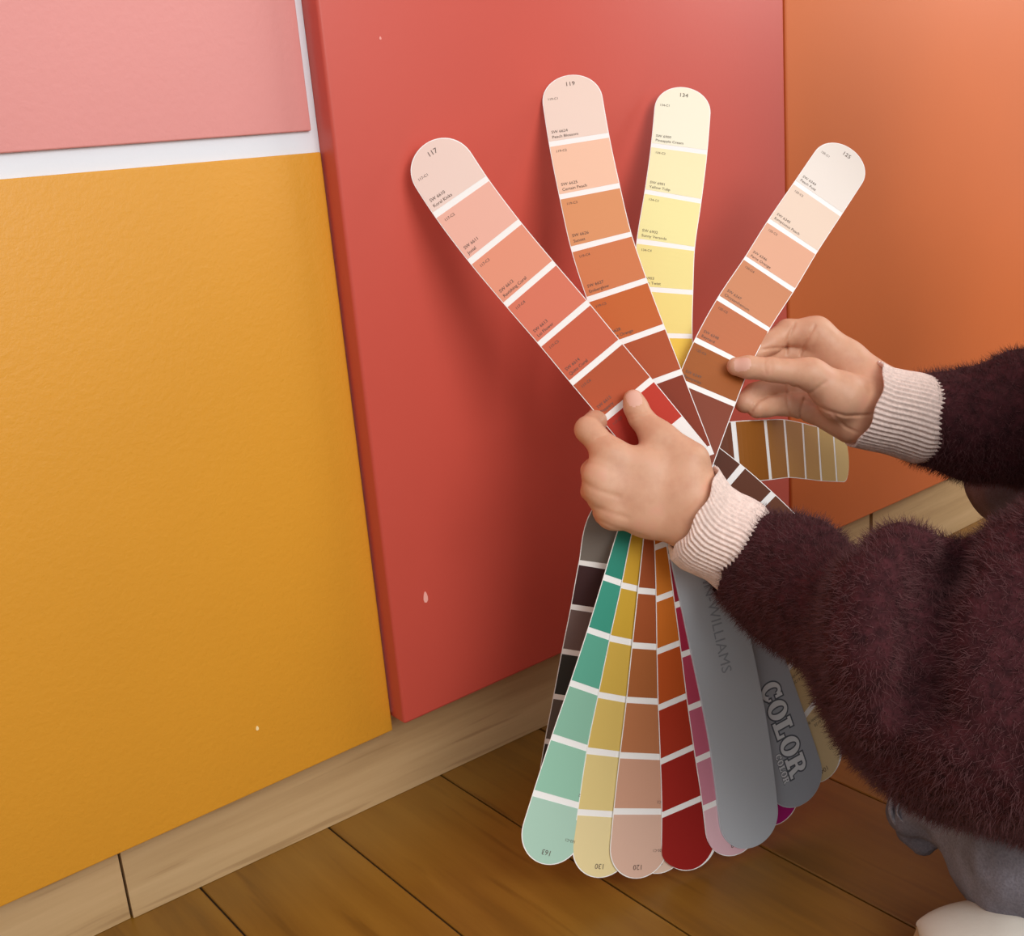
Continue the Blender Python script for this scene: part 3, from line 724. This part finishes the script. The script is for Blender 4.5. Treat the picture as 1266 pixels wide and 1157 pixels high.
tube('hem', [cm(*q) for q in ((1116, 972, .806), (1104, 984, .808), (1100, 1003, .806), (1108, 1020, .806), (1130, 1029, .802), (1156, 1024, .795), (1166, 1019, .79))], .0018, M_hem, o, jb)
tube('hem', [cm(*q) for q in ((1124, 976, .802), (1112, 988, .802), (1108, 1004, .800), (1115, 1015, .800), (1132, 1021, .797))], .0008, M_hem, o, jb)
def shoe(name, toe, heel, label):
    toe, heel = np.array(toe), np.array(heel); d = heel-toe; L = np.linalg.norm(d); d /= L; s = np.array([-d[1], d[0]])
    root = empty(name, (*((toe+heel)/2), 0)); child_of(root, person, pw); root['label'] = label; rw = np.array(root.location)
    def outline(k, grow):
        q = k; wdt = .052*(1-.16*math.sin(math.pi*min(1, max(0, (q-.35)/.5))))*min(1, math.sqrt(max(0, 1-max(0, 1-q/.24)**2.0)))*min(1, math.sqrt(max(0, 1-max(0, (q-.84)/.16)**2.4)))
        return max(wdt+grow*(1 if .0 < q < 1 else 0), .001)
    qs = (1-np.cos(np.linspace(0, math.pi, 33)))/2
    def loft(nm, prof, mat):
        V = []; nn = len(prof(0.5))
        for q in qs:
            for (x, z) in prof(q): V.append((*(toe+d*(q*L)+s*x), z))
        F = [(i*nn+j, i*nn+(j+1) % nn, (i+1)*nn+(j+1) % nn, (i+1)*nn+j) for i in range(len(qs)-1) for j in range(nn)]
        F += [tuple(range(nn-1, -1, -1)), tuple((len(qs)-1)*nn+j for j in range(nn))]
        V = np.array(V); b = V.mean(0); o = mesh(nm, V-b, F, mat, None, True); o.location = b; child_of(o, root, rw); return o
    loft('sole', lambda q: [(-outline(q, .004), .001), (-outline(q, .006), .012), (-outline(q, .004), .022), (-outline(q, -.006), .025), (outline(q, -.006), .025), (outline(q, .004), .022), (outline(q, .006), .012), (outline(q, .004), .001)], plain('gum_sole', (196, 164, 122), .6))
    def up(q):
        h = .028+(.028*min(1, q/.22)**.6+.035*max(0, min(1, (q-.3)/.35)))*(1 if q < .96 else .7); w = outline(q, -.009)
        return [(w*math.cos(a), .026+(h-.026)*max(0, math.sin(a))**.75) for a in np.linspace(math.pi, 0, 15)]
    loft('upper', up, painted(name+'_leather', (232, 228, 218), .45, .4, 120))
    # stitched toe seam
    V, F = [], []
    for i, a in enumerate(np.linspace(-1, 1, 15)):
        q = .30+.05*(1-a*a); w = outline(q, -.003); ang = math.pi/2-a*1.3; h = .028+.028+.035*max(0, min(1, (q-.3)/.35))
        c = np.array([*(toe+d*(q*L)+s*(w*math.cos(ang))), .026+(h-.026)*math.sin(ang)**.75+.0006])
        for k in range(4): V.append(c+np.array([d[0]*.002*math.cos(k*math.pi/2), d[1]*.002*math.cos(k*math.pi/2), .0012*math.sin(k*math.pi/2)]))
    F = [(i*4+k, i*4+(k+1) % 4, i*4+4+(k+1) % 4, i*4+4+k) for i in range(14) for k in range(4)]
    V = np.array(V); b = V.mean(0); o = mesh('seam', V-b, F, plain('seam_thread', (200, 194, 180), .7), None, True); o.location = b; child_of(o, root, rw)
shoe('shoe', (.588, -.396), (.660, -.668), 'off-white leather shoe with a tan rubber sole')
shoe('shoe', (1.08, -.20), (1.13, -.46), 'off-white leather shoe of the right foot')
